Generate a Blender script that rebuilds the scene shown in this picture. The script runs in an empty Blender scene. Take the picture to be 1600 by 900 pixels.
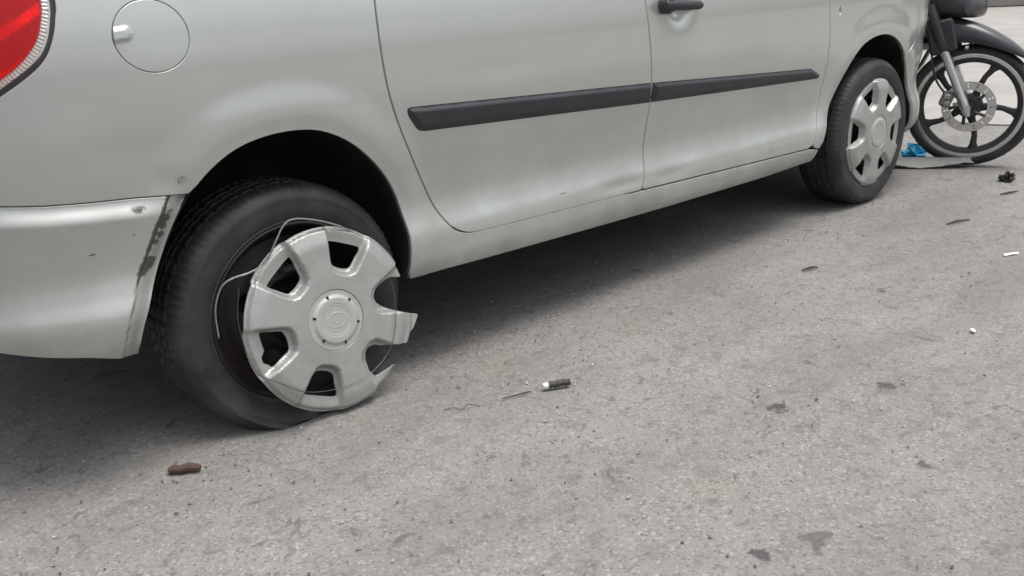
import bpy, math, random
import numpy as np
from mathutils import Matrix, Vector
from mathutils.geometry import delaunay_2d_cdt

random.seed(7); rng = np.random.default_rng(7)
sc = bpy.context.scene
COL = sc.collection
R_ = math.radians

# ------------------------------------------------------------------ camera
cam_d = bpy.data.cameras.new("camera")
cam_d.lens = 32.23; cam_d.sensor_width = 36.0
cam_d.clip_start = 0.02; cam_d.clip_end = 600
cam = bpy.data.objects.new("camera", cam_d); COL.objects.link(cam)
YAW, PITCH, ROLL = .7202, .3206, -.0549
fw = Vector((math.sin(YAW)*math.cos(PITCH), math.cos(YAW)*math.cos(PITCH), -math.sin(PITCH)))
rt = Vector((math.cos(YAW), -math.sin(YAW), 0)); up = rt.cross(fw)
r2 = rt*math.cos(ROLL)+up*math.sin(ROLL); u2 = up*math.cos(ROLL)-rt*math.sin(ROLL)
M4 = Matrix((r2, u2, -fw)).transposed().to_4x4(); M4.translation = (-.9416, -1.7764, .9356)
cam.matrix_world = M4
sc.camera = cam

# ------------------------------------------------------------------ sky, sun, exposure
SUN_EL, SUN_AZ = R_(76), R_(-55)          # azimuth: direction towards the sun, from +X counter-clockwise
w = bpy.data.worlds.new("World"); sc.world = w; w.use_nodes = True
nt = w.node_tree; nt.nodes.clear()
sky = nt.nodes.new("ShaderNodeTexSky"); sky.sky_type = 'NISHITA'; sky.sun_disc = False
sky.sun_elevation = SUN_EL; sky.sun_rotation = R_(90)-SUN_AZ
sky.air_density = 1.2; sky.dust_density = 6.0; sky.ozone_density = 1.0
hs = nt.nodes.new("ShaderNodeHueSaturation"); hs.inputs["Saturation"].default_value = .42
bg = nt.nodes.new("ShaderNodeBackground"); bg.inputs["Strength"].default_value = .15
wo = nt.nodes.new("ShaderNodeOutputWorld")
nt.links.new(sky.outputs[0], hs.inputs["Color"]); nt.links.new(hs.outputs[0], bg.inputs[0]); nt.links.new(bg.outputs[0], wo.inputs[0])
sun_d = bpy.data.lights.new("sun", 'SUN'); sun_d.energy = 1.1; sun_d.angle = R_(30); sun_d.color = (1, .97, .92)
sun = bpy.data.objects.new("sun", sun_d); COL.objects.link(sun)
sdir = Vector((math.cos(SUN_AZ)*math.cos(SUN_EL), math.sin(SUN_AZ)*math.cos(SUN_EL), math.sin(SUN_EL)))
sun.rotation_euler = sdir.to_track_quat('Z', 'Y').to_euler()
vs = sc.view_settings
vs.view_transform = 'Standard'; vs.look = 'None'; vs.gamma = 1; vs.exposure = 0.36; vs.use_curve_mapping = False

# ------------------------------------------------------------------ materials
def mat(name, col, rough=.5, metal=0., coat=0., spec=.5, coat_rough=.06):
    m = bpy.data.materials.new(name); m.use_nodes = True
    b = m.node_tree.nodes["Principled BSDF"]
    b.inputs["Base Color"].default_value = (*col, 1); b.inputs["Roughness"].default_value = rough
    b.inputs["Metallic"].default_value = metal; b.inputs["Coat Weight"].default_value = coat
    b.inputs["Coat Roughness"].default_value = coat_rough
    b.inputs["Specular IOR Level"].default_value = spec
    return m
class NT:
    def __init__(s, m): s.t = m.node_tree; s.b = s.t.nodes.get("Principled BSDF")
    def n(s, typ, **kw):
        nd = s.t.nodes.new(typ)
        for k, v in kw.items():
            if k in nd.inputs: nd.inputs[k].default_value = v
            else: setattr(nd, k, v)
        return nd
    def l(s, a, b): s.t.links.new(a, b)
    def coord(s, kind="Object"): return s.n("ShaderNodeTexCoord").outputs[kind]
    def noise(s, vec, scale, detail=4, rough=.55, dist=0):
        nd = s.n("ShaderNodeTexNoise", Scale=scale, Detail=detail, Roughness=rough, Distortion=dist); s.l(vec, nd.inputs["Vector"]); return nd.outputs["Fac"]
    def vor(s, vec, scale, out="Distance"):
        nd = s.n("ShaderNodeTexVoronoi", Scale=scale); s.l(vec, nd.inputs["Vector"]); return nd.outputs[out]
    def ramp(s, f, *stops):
        nd = s.n("ShaderNodeValToRGB"); e = nd.color_ramp.elements
        while len(e) < len(stops): e.new(.5)
        for el, (p, c) in zip(e, stops):
            el.position = p; el.color = (c, c, c, 1) if isinstance(c, (int, float)) else (*c, 1)
        s.l(f, nd.inputs[0]); return nd.outputs[0]
    def math(s, op, a, b=None, clamp=False):
        nd = s.n("ShaderNodeMath", operation=op); nd.use_clamp = clamp
        for i, v in enumerate((a, b)):
            if v is None: continue
            if isinstance(v, (int, float)): nd.inputs[i].default_value = v
            else: s.l(v, nd.inputs[i])
        return nd.outputs[0]
    def mix(s, f, a, b, bt='MIX'):
        nd = s.n("ShaderNodeMix", data_type='RGBA', blend_type=bt)
        for i, v in ((0, f), (6, a), (7, b)):
            if isinstance(v, (int, float)): nd.inputs[i].default_value = v
            elif isinstance(v, tuple): nd.inputs[i].default_value = (*v, 1)
            else: s.l(v, nd.inputs[i])
        return nd.outputs[2]
    def bump(s, h, strength=.3, dist=.002, normal=None):
        nd = s.n("ShaderNodeBump", Strength=strength, Distance=dist); s.l(h, nd.inputs["Height"])
        if normal is not None: s.l(normal, nd.inputs["Normal"])
        return nd.outputs[0]
    def attr(s, name): return s.n("ShaderNodeAttribute", attribute_name=name).outputs["Fac"]
    def set(s, sock, v): s.l(v, s.b.inputs[sock])

def paint_mat(name, col):
    m = mat(name, col, .32, .74, .8, coat_rough=.06); t = NT(m); c = t.coord()
    dust = t.noise(c, 5, 6, .6)
    z = t.n("ShaderNodeSeparateXYZ"); t.l(c, z.inputs[0])
    low = t.n("ShaderNodeMapRange"); low.inputs[1].default_value = .62; low.inputs[2].default_value = .24; t.l(z.outputs[2], low.inputs[0])
    dirt = t.math('MULTIPLY', t.math('ADD', t.math('MULTIPLY', low.outputs[0], .75), .14), t.ramp(dust, (.32, 0.), (.72, 1.)), True)
    scuff_shade = t.attr("scuff_shade")
    mp_ = t.n("ShaderNodeMapping"); mp_.inputs["Rotation"].default_value = (0, R_(24), 0); mp_.inputs["Scale"].default_value = (1, 1, .42); t.l(c, mp_.inputs[0])
    n1 = t.noise(mp_.outputs[0], 210, 5, .8, .3); n2 = t.noise(mp_.outputs[0], 38, 6, .7, .3)
    sc_ = t.math('MULTIPLY', scuff_shade, t.math('ADD', t.math('MULTIPLY', n1, 1.25), t.math('MULTIPLY', n2, .8)))
    sc_ = t.ramp(sc_, (.52, 0.), (.62, .5), (.68, .88), (.9, .95))
    base = t.mix(t.noise(c, 2.2, 3), tuple(x*.95 for x in col), tuple(x*1.05 for x in col))
    base = t.mix(dirt, base, (.255, .240, .208)); base = t.mix(sc_, base, (.060, .055, .050))
    t.set("Base Color", base)
    t.set("Metallic", t.math('MULTIPLY', t.math('SUBTRACT', 1., t.math('MAXIMUM', dirt, sc_)), .74))
    t.set("Roughness", t.math('ADD', t.math('MULTIPLY', t.math('MAXIMUM', dirt, sc_), .35), .315))
    t.set("Coat Weight", t.math('MULTIPLY', t.math('SUBTRACT', 1., t.math('MAXIMUM', dirt, sc_)), .8))
    return m
PAINT = paint_mat("silver_paint", (.580, .600, .575))
BUMPER = paint_mat("bumper_paint", (.545, .560, .528))

def rough_mat(name, col, rough, amt=.25, scale=12, metal=0., coat=0., bump=.0, bscale=300, dust=None, dustamt=.5):
    m = mat(name, col, rough, metal, coat); t = NT(m); c = t.coord()
    f = t.noise(c, scale, 5, .6)
    base = t.mix(f, tuple(x*(1-amt) for x in col), tuple(min(1, x*(1+amt)) for x in col))
    if dust:
        base = t.mix(t.math('MULTIPLY', t.ramp(t.noise(c, scale*.6, 6, .65), (.38, 0.), (.72, 1.)), dustamt), base, dust)
    t.set("Base Color", base)
    t.set("Roughness", t.math('ADD', t.math('MULTIPLY', f, .25), rough-.12, True))
    if bump: t.set("Normal", t.bump(t.noise(c, bscale, 3), bump, .001))
    return m
BLACKTRIM = rough_mat("black_trim", (.024, .026, .031), .5, .2, 10, bump=.15, bscale=900, dust=(.10, .10, .10), dustamt=.15)
RUBBER = rough_mat("tyre_rubber", (.016, .016, .0175), .56, .3, 14, bump=.1, bscale=500, dust=(.085, .082, .078), dustamt=.55)
LINER = rough_mat("wheelhouse_plastic", (.016, .016, .018), .75, .3, 10, dust=(.06, .055, .05), dustamt=.4)
DARK = rough_mat("underbody_black", (.012, .012, .013), .8, .2, 8)
STEEL = rough_mat("dark_steel_rim", (.013, .013, .014), .5, .4, 25, .3, dust=(.070, .040, .031), dustamt=.4)
COVERM = rough_mat("silver_plastic_cover", (.47, .475, .46), .44, .14, 9, .5, .05, dust=(.23, .215, .19), dustamt=.65)
COVERB = rough_mat("cover_back_plastic", (.42, .42, .41), .6, .1, 9)
CAPM = rough_mat("cover_cap_plastic", (.48, .48, .46), .46, .08, 20, .3, .05, dust=(.36, .33, .29), dustamt=.35)
CLIPM = rough_mat("grey_clip_plastic", (.10, .10, .105), .5, .2, 30)
WIRE = rough_mat("steel_wire", (.42, .41, .39), .35, .2, 60, .9)
DWIRE = rough_mat("dark_wire", (.10, .10, .10), .45, .2, 60, .6)
GLASS_DARK = mat("window_glass", (.02, .024, .024), .04, 0, .3)
PINK_SEAM = mat("gap_black", (.008, .008, .009), .9)
CHROME = rough_mat("alloy", (.62, .61, .59), .28, .1, 20, .85)
ALLOYG = rough_mat("cast_grey_alloy", (.34, .34, .33), .42, .2, 40, .6, dust=(.2, .18, .15), dustamt=.3)
BIKEBLK = rough_mat("glossy_black_plastic", (.016, .018, .022), .34, .2, 8, 0, .3, dust=(.09, .09, .09), dustamt=.22)
SPOKEM = rough_mat("dark_spoke_alloy", (.045, .045, .047), .45, .2, 20, .3)
SEATM = rough_mat("seat_vinyl", (.02, .02, .021), .55, .2, 20)

def lens_mat(name, tint, gl=.10):
    m = bpy.data.materials.new(name); m.use_nodes = True; t = NT(m); t.t.nodes.clear()
    tr = t.n("ShaderNodeBsdfTransparent"); tr.inputs[0].default_value = (*tint, 1)
    g = t.n("ShaderNodeBsdfGlossy"); g.inputs["Roughness"].default_value = .06
    lw = t.n("ShaderNodeLayerWeight", Blend=.3); mx = t.n("ShaderNodeMixShader"); o = t.n("ShaderNodeOutputMaterial")
    f = t.math('ADD', t.math('MULTIPLY', lw.outputs["Facing"], .35), gl*.4)
    t.l(f, mx.inputs[0]); t.l(tr.outputs[0], mx.inputs[1]); t.l(g.outputs[0], mx.inputs[2]); t.l(mx.outputs[0], o.inputs[0])
    return m
REDLENS = lens_mat("red_lens", (.88, .11, .12)); CLEARLENS = lens_mat("clear_lens", (.93, .93, .91))
REDREF = rough_mat("red_reflector", (.86, .025, .04), .22, .08, 12, .45)
CLEARREF = rough_mat("clear_reflector", (.75, .75, .73), .2, .06, 40, .6)

# ------------------------------------------------------------------ object helpers
def link(o, parent=None):
    COL.objects.link(o)
    if parent is not None: o.parent = parent
    return o
def tag(o, label=None, cat=None, group=None, kind=None):
    for k, v in (("label", label), ("category", cat), ("group", group), ("kind", kind)):
        if v: o[k] = v
    return o
def empty(name, loc=(0, 0, 0), rz=0):
    o = bpy.data.objects.new(name, None); o.empty_display_size = .1; o.location = loc; o.rotation_euler = (0, 0, rz); return link(o)
def mobj(name, v, f, m, parent=None, smooth=True, normals=None, attrs=None, auto=None, mats=None, mi=None):
    me = bpy.data.meshes.new(name)
    me.from_pydata([tuple(map(float, p)) for p in v], [], [tuple(map(int, q)) for q in f]); me.update()
    for mm in (mats or [m]): me.materials.append(mm)
    if mi is not None: me.polygons.foreach_set("material_index", np.asarray(mi, dtype=np.int32))
    me.polygons.foreach_set("use_smooth", np.full(len(me.polygons), smooth, dtype=bool))
    if attrs:
        for k, a in attrs.items():
            at = me.attributes.new(k, 'FLOAT', 'POINT'); at.data.foreach_set("value", np.asarray(a, dtype=np.float32))
    if normals is not None: me.normals_split_custom_set_from_vertices([tuple(map(float, n)) for n in normals])
    elif smooth and auto is not None: me.set_sharp_from_angle(angle=R_(auto))
    return link(bpy.data.objects.new(name, me), parent)
class MB:
    """collects shapes into ONE mesh"""
    def __init__(s): s.v = []; s.f = []
    def add(s, v, f):
        k = len(s.v); s.v += [tuple(p) for p in v]; s.f += [tuple(i+k for i in q) for q in f]; return s
    def box(s, c, d, rot=None, bev=0.):
        x, y, z = [q/2 for q in d]; b = min(bev, .45*min(d))
        if b <= 0:
            vv = [(sx*x, sy*y, sz*z) for sx in (-1, 1) for sy in (-1, 1) for sz in (-1, 1)]
            ff = [(0, 1, 3, 2), (4, 6, 7, 5), (0, 4, 5, 1), (2, 3, 7, 6), (0, 2, 6, 4), (1, 5, 7, 3)]
        else:
            # rounded prism: loops along z
            lp = [(x-b, -y), (x, -y+b), (x, y-b), (x-b, y), (-x+b, y), (-x, y-b), (-x, -y+b), (-x+b, -y)]
            vv = []; ff = []
            for zz, sc_ in ((-z, 1-b/max(x, y)), (-z+b, 1), (z-b, 1), (z, 1-b/max(x, y))):
                vv += [(p*((x-b)/x if sc_ < 1 else 1), q*((y-b)/y if sc_ < 1 else 1), zz) for p, q in lp]
            for i in range(3):
                for j in range(8): ff.append((i*8+j, i*8+(j+1) % 8, (i+1)*8+(j+1) % 8, (i+1)*8+j))
            ff += [tuple(range(7, -1, -1)), tuple(range(24, 32))]
        M = rot if rot is not None else Matrix.Identity(3)
        return s.add([tuple(M @ Vector(p)+Vector(c)) for p in vv], ff)
    def tube(s, pts, r, n=8, cap=True):
        pts = [Vector(p) for p in pts]; rs = r if isinstance(r, (list, tuple)) else [r]*len(pts)
        vv = []; ff = []; prev = None
        for i, p in enumerate(pts):
            d = (pts[min(i+1, len(pts)-1)]-pts[max(i-1, 0)]).normalized()
            if prev is None: a = d.orthogonal().normalized()
            else: a = (prev-d*prev.dot(d)).normalized()
            prev = a; b = d.cross(a)
            for k in range(n):
                t = 2*math.pi*k/n; vv.append(tuple(p+(a*math.cos(t)+b*math.sin(t))*rs[i]))
        for i in range(len(pts)-1):
            for k in range(n): ff.append((i*n+k, i*n+(k+1) % n, (i+1)*n+(k+1) % n, (i+1)*n+k))
        if cap: ff += [tuple(range(n-1, -1, -1)), tuple(range(len(pts)*n-n, len(pts)*n))]
        return s.add(vv, ff)
    def lathe(s, prof, n=48, closed=False, M=None):
        """prof (r, h): axis is local -Y (h grows towards -Y)"""
        vv = []; ff = []; k = len(prof)
        for i in range(n):
            t = 2*math.pi*i/n
            for r, h in prof: vv.append((r*math.cos(t), -h, r*math.sin(t)))
        for i in range(n):
            for j in range(k if closed else k-1):
                a, b = i*k+j, i*k+(j+1) % k; c, d = ((i+1) % n)*k+(j+1) % k, ((i+1) % n)*k+j
                ff.append((a, d, c, b))
        if M is not None: vv = [tuple(M @ Vector(p)) for p in vv]
        return s.add(vv, ff)
    def build(s, name, m, parent=None, smooth=True, auto=38):
        return mobj(name, s.v, s.f, m, parent, smooth, auto=auto if smooth else None)
def catmull(p, n=6, closed=False):
    p = [np.array(q, float) for q in p]; out = []; L = len(p)
    for i in range(L if closed else L-1):
        a, b, c, d = (p[(i-1) % L], p[i], p[(i+1) % L], p[(i+2) % L]) if closed else (p[max(i-1, 0)], p[i], p[i+1], p[min(i+2, L-1)])
        for k in range(n):
            t = k/n; out.append(.5*((2*b)+(c-a)*t+(2*a-5*b+4*c-d)*t*t+(3*b-a-3*c+d)*t**3))
    if not closed: out.append(p[-1])
    return [tuple(q) for q in out]
def resample(poly, sp, closed=True):
    P = [np.array(q, float) for q in poly]; out = []
    for i in range(len(P) if closed else len(P)-1):
        a, b = P[i], P[(i+1) % len(P)]; d = np.linalg.norm(b-a)
        if d < 1e-6: continue
        k = max(1, int(math.ceil(d/sp)))
        for j in range(k): out.append(a+(b-a)*j/k)
    return np.array(out)
def pip(P, poly):
    x, y = P[:, 0], P[:, 1]; ins = np.zeros(len(P), bool); n = len(poly)
    for i in range(n):
        x1, y1 = poly[i]; x2, y2 = poly[(i+1) % n]
        if y1 == y2: continue
        c = ((y1 > y) != (y2 > y)) & (x < (x2-x1)*(y-y1)/(y2-y1)+x1); ins ^= c
    return ins
def dpoly(P, poly, closed=True):
    D = np.full(len(P), 9.); n = len(poly)
    for i in range(n if closed else n-1):
        a = np.array(poly[i]); b = np.array(poly[(i+1) % n]); ab = b-a; l = (ab@ab) or 1e-12
        t = np.clip(((P-a)@ab)/l, 0, 1); D = np.minimum(D, np.hypot(*(P-a-t[:, None]*ab).T))
    return D
def area(p): p = np.asarray(p); q = np.roll(p, -1, 0); return .5*np.sum(p[:, 0]*q[:, 1]-q[:, 0]*p[:, 1])

def panel_geo(outline, holes, sp, mapf, depth=.014, edge=.0014, offf=None, back=False):
    """a sheet in (a,b) mapped by mapf(A,B,off) -> Nx3, with rounded turned-in edges"""
    loops = [resample(outline, sp)]+[resample(h, sp*.8) for h in holes]
    if area(loops[0]) < 0: loops[0] = loops[0][::-1]
    for i in range(1, len(loops)):
        if area(loops[i]) > 0: loops[i] = loops[i][::-1]
    lo, hi = loops[0].min(0), loops[0].max(0)
    gx = np.arange(lo[0]+sp*.5, hi[0], sp); gy = np.arange(lo[1]+sp*.5, hi[1], sp*.866)
    X, Y = np.meshgrid(gx, gy); X = X+(np.arange(len(gy)) % 2)[:, None]*sp*.5
    G = np.stack([X.ravel(), Y.ravel()], 1)
    k = pip(G, loops[0])
    for h in loops[1:]: k &= ~pip(G, h)
    G = G[k]
    for lp in loops: G = G[dpoly(G, lp) > sp*.45]
    B = np.concatenate(loops); pts = np.concatenate([B, G]); edges = []; s0 = 0; nxt = []; prv = []
    for lp in loops:
        n = len(lp); edges += [(s0+i, s0+(i+1) % n) for i in range(n)]
        nxt += [s0+(i+1) % n for i in range(n)]; prv += [s0+(i-1) % n for i in range(n)]; s0 += n
    r = delaunay_2d_cdt([Vector(p) for p in pts], edges, [], 0, 1e-7)
    pts2 = np.array([tuple(v) for v in r[0]]); tri = np.array([t for t in r[2]])
    # original index lookup
    om = {}
    for new, olds in enumerate(r[3]):
        for o_ in olds: om[o_] = new
    c = pts2[tri].mean(1); k = pip(c, loops[0])
    for h in loops[1:]: k &= ~pip(c, h)
    tri = tri[k]
    of = offf(pts2[:, 0], pts2[:, 1]) if offf else np.zeros(len(pts2))
    def ev(a, b, o): return mapf(a, b, o)
    def full(a, b):
        return mapf(a, b, offf(a, b) if offf else np.zeros(len(a)))
    V = full(pts2[:, 0], pts2[:, 1]); e = 6e-4
    Ta = full(pts2[:, 0]+e, pts2[:, 1])-full(pts2[:, 0]-e, pts2[:, 1]); Tb = full(pts2[:, 0], pts2[:, 1]+e)-full(pts2[:, 0], pts2[:, 1]-e)
    N = np.cross(Ta, Tb); N /= np.linalg.norm(N, axis=1)[:, None]
    # rims
    nb = len(B); bi = np.array([om[i] for i in range(nb)])
    tg = B[nxt]-B[prv]; tg /= np.maximum(np.linalg.norm(tg, axis=1), 1e-9)[:, None]; ow = np.stack([tg[:, 1], -tg[:, 0]], 1)
    Q1 = B+ow*edge; o0 = of[bi]
    R1 = mapf(Q1[:, 0], Q1[:, 1], o0-edge*1.1); R2 = mapf(Q1[:, 0], Q1[:, 1], o0-depth)
    OW = mapf(Q1[:, 0]+ow[:, 0]*e, Q1[:, 1]+ow[:, 1]*e, o0)-mapf(Q1[:, 0]-ow[:, 0]*e, Q1[:, 1]-ow[:, 1]*e, o0)
    OW /= np.linalg.norm(OW, axis=1)[:, None]
    n0 = len(V); V = np.concatenate([V, R1, R2]); Nn = np.concatenate([N, (N[bi]*.45+OW), OW])
    Nn /= np.linalg.norm(Nn, axis=1)[:, None]
    F = [tuple(t) for t in tri]
    for i in range(nb):
        j = nxt[i]
        F.append((bi[i], n0+i, n0+j, bi[j])); F.append((n0+i, n0+nb+i, n0+nb+j, n0+j))
    UZ = np.concatenate([pts2, Q1, Q1])
    if back:
        k0 = len(V); Vb = mapf(pts2[:, 0], pts2[:, 1], of-depth); V = np.concatenate([V, Vb]); Nn = np.concatenate([Nn, -N])
        F += [(t[2]+k0, t[1]+k0, t[0]+k0) for t in tri.tolist()]; UZ = np.concatenate([UZ, pts2])
    return V, F, Nn, UZ

# ------------------------------------------------------------------ the car's skin: (u along the plan, z) -> point
def pchip(xs, ys):
    xs = np.array(xs, float); ys = np.array(ys, float); h = np.diff(xs); d = np.diff(ys)/h; m = np.zeros(len(xs)); m[0] = d[0]; m[-1] = d[-1]
    for i in range(1, len(xs)-1):
        if d[i-1]*d[i] > 0:
            w1 = 2*h[i]+h[i-1]; w2 = h[i]+2*h[i-1]; m[i] = (w1+w2)/(w1/d[i-1]+w2/d[i])
    def f(x):
        x = np.asarray(x, float); i = np.clip(np.searchsorted(xs, x, side='right')-1, 0, len(xs)-2)
        t = (x-xs[i])/h[i]; t = np.clip(t, 0, 1); t2 = t*t; t3 = t2*t
        return (2*t3-3*t2+1)*ys[i]+(t3-2*t2+t)*h[i]*m[i]+(-2*t3+3*t2)*ys[i+1]+(t3-t2)*h[i]*m[i+1]
    return f
PLAN = [(-.735, .84), (-.73, .62), (-.715, .42), (-.685, .25), (-.63, .125), (-.54, .048), (-.42, .012), (-.25, .001), (0, -.003), (.6, -.008), (1.3, -.012), (2.0, -.010), (2.5, -.003), (2.8, .006), (3.0, .027), (3.14, .075), (3.25, .165), (3.32, .30), (3.36, .5), (3.38, .84)]
PS = [0.]*len(PLAN)
for i in range(9, len(PLAN)): PS[i] = PS[i-1]+math.dist(PLAN[i], PLAN[i-1])
for i in range(7, -1, -1): PS[i] = PS[i+1]-math.dist(PLAN[i], PLAN[i+1])
U0, U1 = PS[0], PS[-1]
fPX = pchip(PS, [p[0] for p in PLAN]); fPY = pchip(PS, [p[1] for p in PLAN])
_u = np.linspace(U0, U1, 2401); _e = .06
_dx = fPX(np.minimum(_u+_e, U1))-fPX(np.maximum(_u-_e, U0)); _dy = fPY(np.minimum(_u+_e, U1))-fPY(np.maximum(_u-_e, U0)); _l = np.hypot(_dx, _dy)
def _sm(a, n=41):
    k = np.hanning(n); k /= k.sum(); return np.convolve(np.pad(a, n//2, mode='edge'), k, 'valid')
_x, _y, _nx, _ny = fPX(_u), fPY(_u), _sm(_dy/_l), _sm(-_dx/_l)
PROF = pchip([.16, .20, .24, .27, .30, .335, .36, .40, .44, .50, .57, .64, .72, .80, .88, .95, 1.0, 1.1, 1.3, 1.5, 1.6],
             [-.10, -.075, -.035, -.016, -.010, -.010, -.013, -.026, -.033, -.027, -.014, -.004, .002, .001, -.006, -.018, -.030, -.052, -.12, -.20, -.27])
# smooth the profile a little
_zg = np.linspace(.10, 1.65, 1551); _pg = _sm(PROF(np.clip(_zg, .16, 1.6)), 31)
REAR_ARCH = catmull([(-.372, .262), (-.356, .325), (-.3238, .3918), (-.2934, .4468), (-.2594, .51), (-.2217, .5660), (-.1713, .6124), (-.1126, .6452), (-.0439, .6615), (.0248, .6639), (.0861, .6539), (.1503, .6234), (.2058, .5782), (.2561, .5200), (.2890, .4561), (.3030, .3817), (.3002, .3182), (.2913, .2550)], 3)
FRONT_ARCH = catmull([(2.178, .262), (2.215, .345), (2.262, .425), (2.312, .500), (2.355, .560), (2.403, .6120), (2.4645, .6500), (2.562, .6715), (2.672, .6660), (2.775, .6281), (2.852, .571), (2.912, .490), (2.948, .395), (2.955, .285), (2.95, .25)], 3)
DENTS = [(1.325, .836, .040, .034, .020),          # handle bowl
         (-.262, .600, .034, .026, .005), (-.31, .665, .09, .05, .003), (-.40, .78, .10, .08, .0025),
         (1.08, .352, .10, .018, .006), (.62, .735, .16, .028, .0016), (-.13, .80, .05, .12, .0012), (1.30, .345, .07, .016, .004)]
def sst(a, b, x):
    t = np.clip((x-a)/(b-a), 0, 1); return t*t*(3-2*t)
def offs(u, z):
    e = np.interp(z, _zg, _pg)
    P = np.stack([u, z], 1)
    for pl in (REAR_ARCH, FRONT_ARCH):
        q = np.array(pl); lo = q.min(0)-.14; hi = q.max(0)+.14
        k = np.where((u > lo[0]) & (u < hi[0]) & (z < hi[1]))[0]
        if len(k):
            d = dpoly(P[k], pl, False); g = 1-sst(.030, .115, d); g = np.where(d < .030, 1-.40*(1-d/.030), g)
            e[k] += .0085*g*sst(.18, .32, z[k])
    for (a, b, ru, rz, dp) in DENTS:
        e -= dp*np.exp(-((u-a)/ru)**2-((z-b)/rz)**2)
    return e
def SK(u, z, off=0.):
    u = np.asarray(u, float); z = np.asarray(z, float)
    e = offs(u, z)+off; uc = np.clip(u, U0, U1)
    x = np.interp(uc, _u, _x); y = np.interp(uc, _u, _y); nx = np.interp(uc, _u, _nx); ny = np.interp(uc, _u, _ny)
    return np.stack([x+nx*e, y+ny*e, z], 1)
def S1(u, z, off=0.): return tuple(SK(np.array([u]), np.array([z]), np.array([off]))[0])
YC = .84
car = empty("car", (1.3, YC, 0))
tag(car, "silver estate car with flat rear tyre and black door mouldings", "car")
CO = np.array([1.3, YC, 0])
def carpanel(name, outline, m, holes=(), sp=.014, parent=None, offf=None, depth=.014, scuff_shade=None, mirror=True, join=False, edge=.0014):
    V, F, N, UZ = panel_geo(outline, list(holes), sp, SK, depth, edge, offf)
    at = {"scuff_shade": scuff_shade(UZ[:, 0], UZ[:, 1])} if scuff_shade else {"scuff_shade": np.zeros(len(UZ))}
    p = parent if parent is not None else car
    Vm = V.copy(); Vm[:, 1] = 2*YC-Vm[:, 1]; Nm = N*[1, -1, 1]; Fm = [tuple(reversed(f)) for f in F]
    if join:
        k = len(V); V2 = np.concatenate([V, Vm]); at2 = {"scuff_shade": np.concatenate([at["scuff_shade"], np.zeros(k)])}
        return mobj(name, V2-CO, F+[tuple(i+k for i in f) for f in Fm], m, p, True, np.concatenate([N, Nm]), at2)
    o = mobj(name, V-CO, F, m, p, True, N, at)
    if mirror:
        pm = mirror if not isinstance(mirror, bool) else car
        o2 = mobj(name, Vm-CO, Fm, m, pm, True, Nm); return o, o2
    return o

# --- outlines -------------------------------------------------------------
G = .0036   # half a shut-line gap
seam = [(-.80, .612), (-.66, .606), (-.5632, .5986), (-.4877, .5905), (-.4116, .5845), (-.3165, .5780), (-.2229, .5680)]
def zseam(u): return np.interp(u, [p[0] for p in seam], [p[1] for p in seam])
gasket_o = catmull([(-.400, 1.16), (-.3945, 1.05), (-.3973, .9493), (-.4037, .9192), (-.4123, .8924), (-.4256, .8649), (-.4386, .8473), (-.4547, .8323), (-.4811, .8138), (-.5067, .7985), (-.56, .770), (-.64, .742), (-.71, .735)], 4)
gasket_i = catmull([(-.409, 1.15), (-.4025, 1.05), (-.4055, .9496), (-.4131, .9132), (-.4239, .8834), (-.4407, .8574), (-.4659, .8365), (-.4951, .8172), (-.55, .786), (-.63, .756), (-.70, .749)], 4)
red_b = catmull([(-.428, 1.13), (-.4220, 1.05), (-.4240, .9506), (-.4339, .9102), (-.4439, .8871), (-.4602, .8655), (-.4844, .8425), (-.5126, .8242), (-.56, .800), (-.63, .774), (-.69, .768)], 4)
rdoor_l = catmull([(.30, 1.02), (.275, .97), (.2648, .9159), (.2607, .8284), (.2653, .7537), (.2751, .6967), (.3005, .621), (.3322, .5492), (.3695, .4729), (.3987, .4105), (.4247, .3698), (.4496, .3466), (.4898, .3325), (.5524, .3292), (.7562, .3260), (1.1560, .3205)], 4)
bgap = catmull([(1.170, 1.02), (1.170, .95), (1.174, .8703), (1.1852, .7746), (1.1956, .6763), (1.2030, .6124), (1.2020, .5387), (1.1884, .3995), (1.1622, .3205)], 4)
fdoor_b = [(1.1622, .3205), (1.4614, .3142), (1.8222, .306), (2.10, .3000), (2.128, .3050)]
fgap = catmull([(2.128, .3050), (2.1417, .3352), (2.172, .40), (2.1938, .4589), (2.2040, .54), (2.2044, .6145), (2.1953, .7051), (2.1826, .8201), (2.175, .90), (2.17, 1.02)], 4)
def shift(pl, du, dz=0): return [(a+du, b+dz) for a, b in pl]
def inset(poly, d):
    P = resample(poly, .01); 
    if area(P) < 0: P = P[::-1]
    t = np.roll(P, -1, 0)-np.roll(P, 1, 0); t /= np.maximum(np.linalg.norm(t, axis=1), 1e-9)[:, None]
    return [tuple(p) for p in P-np.stack([t[:, 1], -t[:, 0]], 1)*d]
BELT = 1.0

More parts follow.
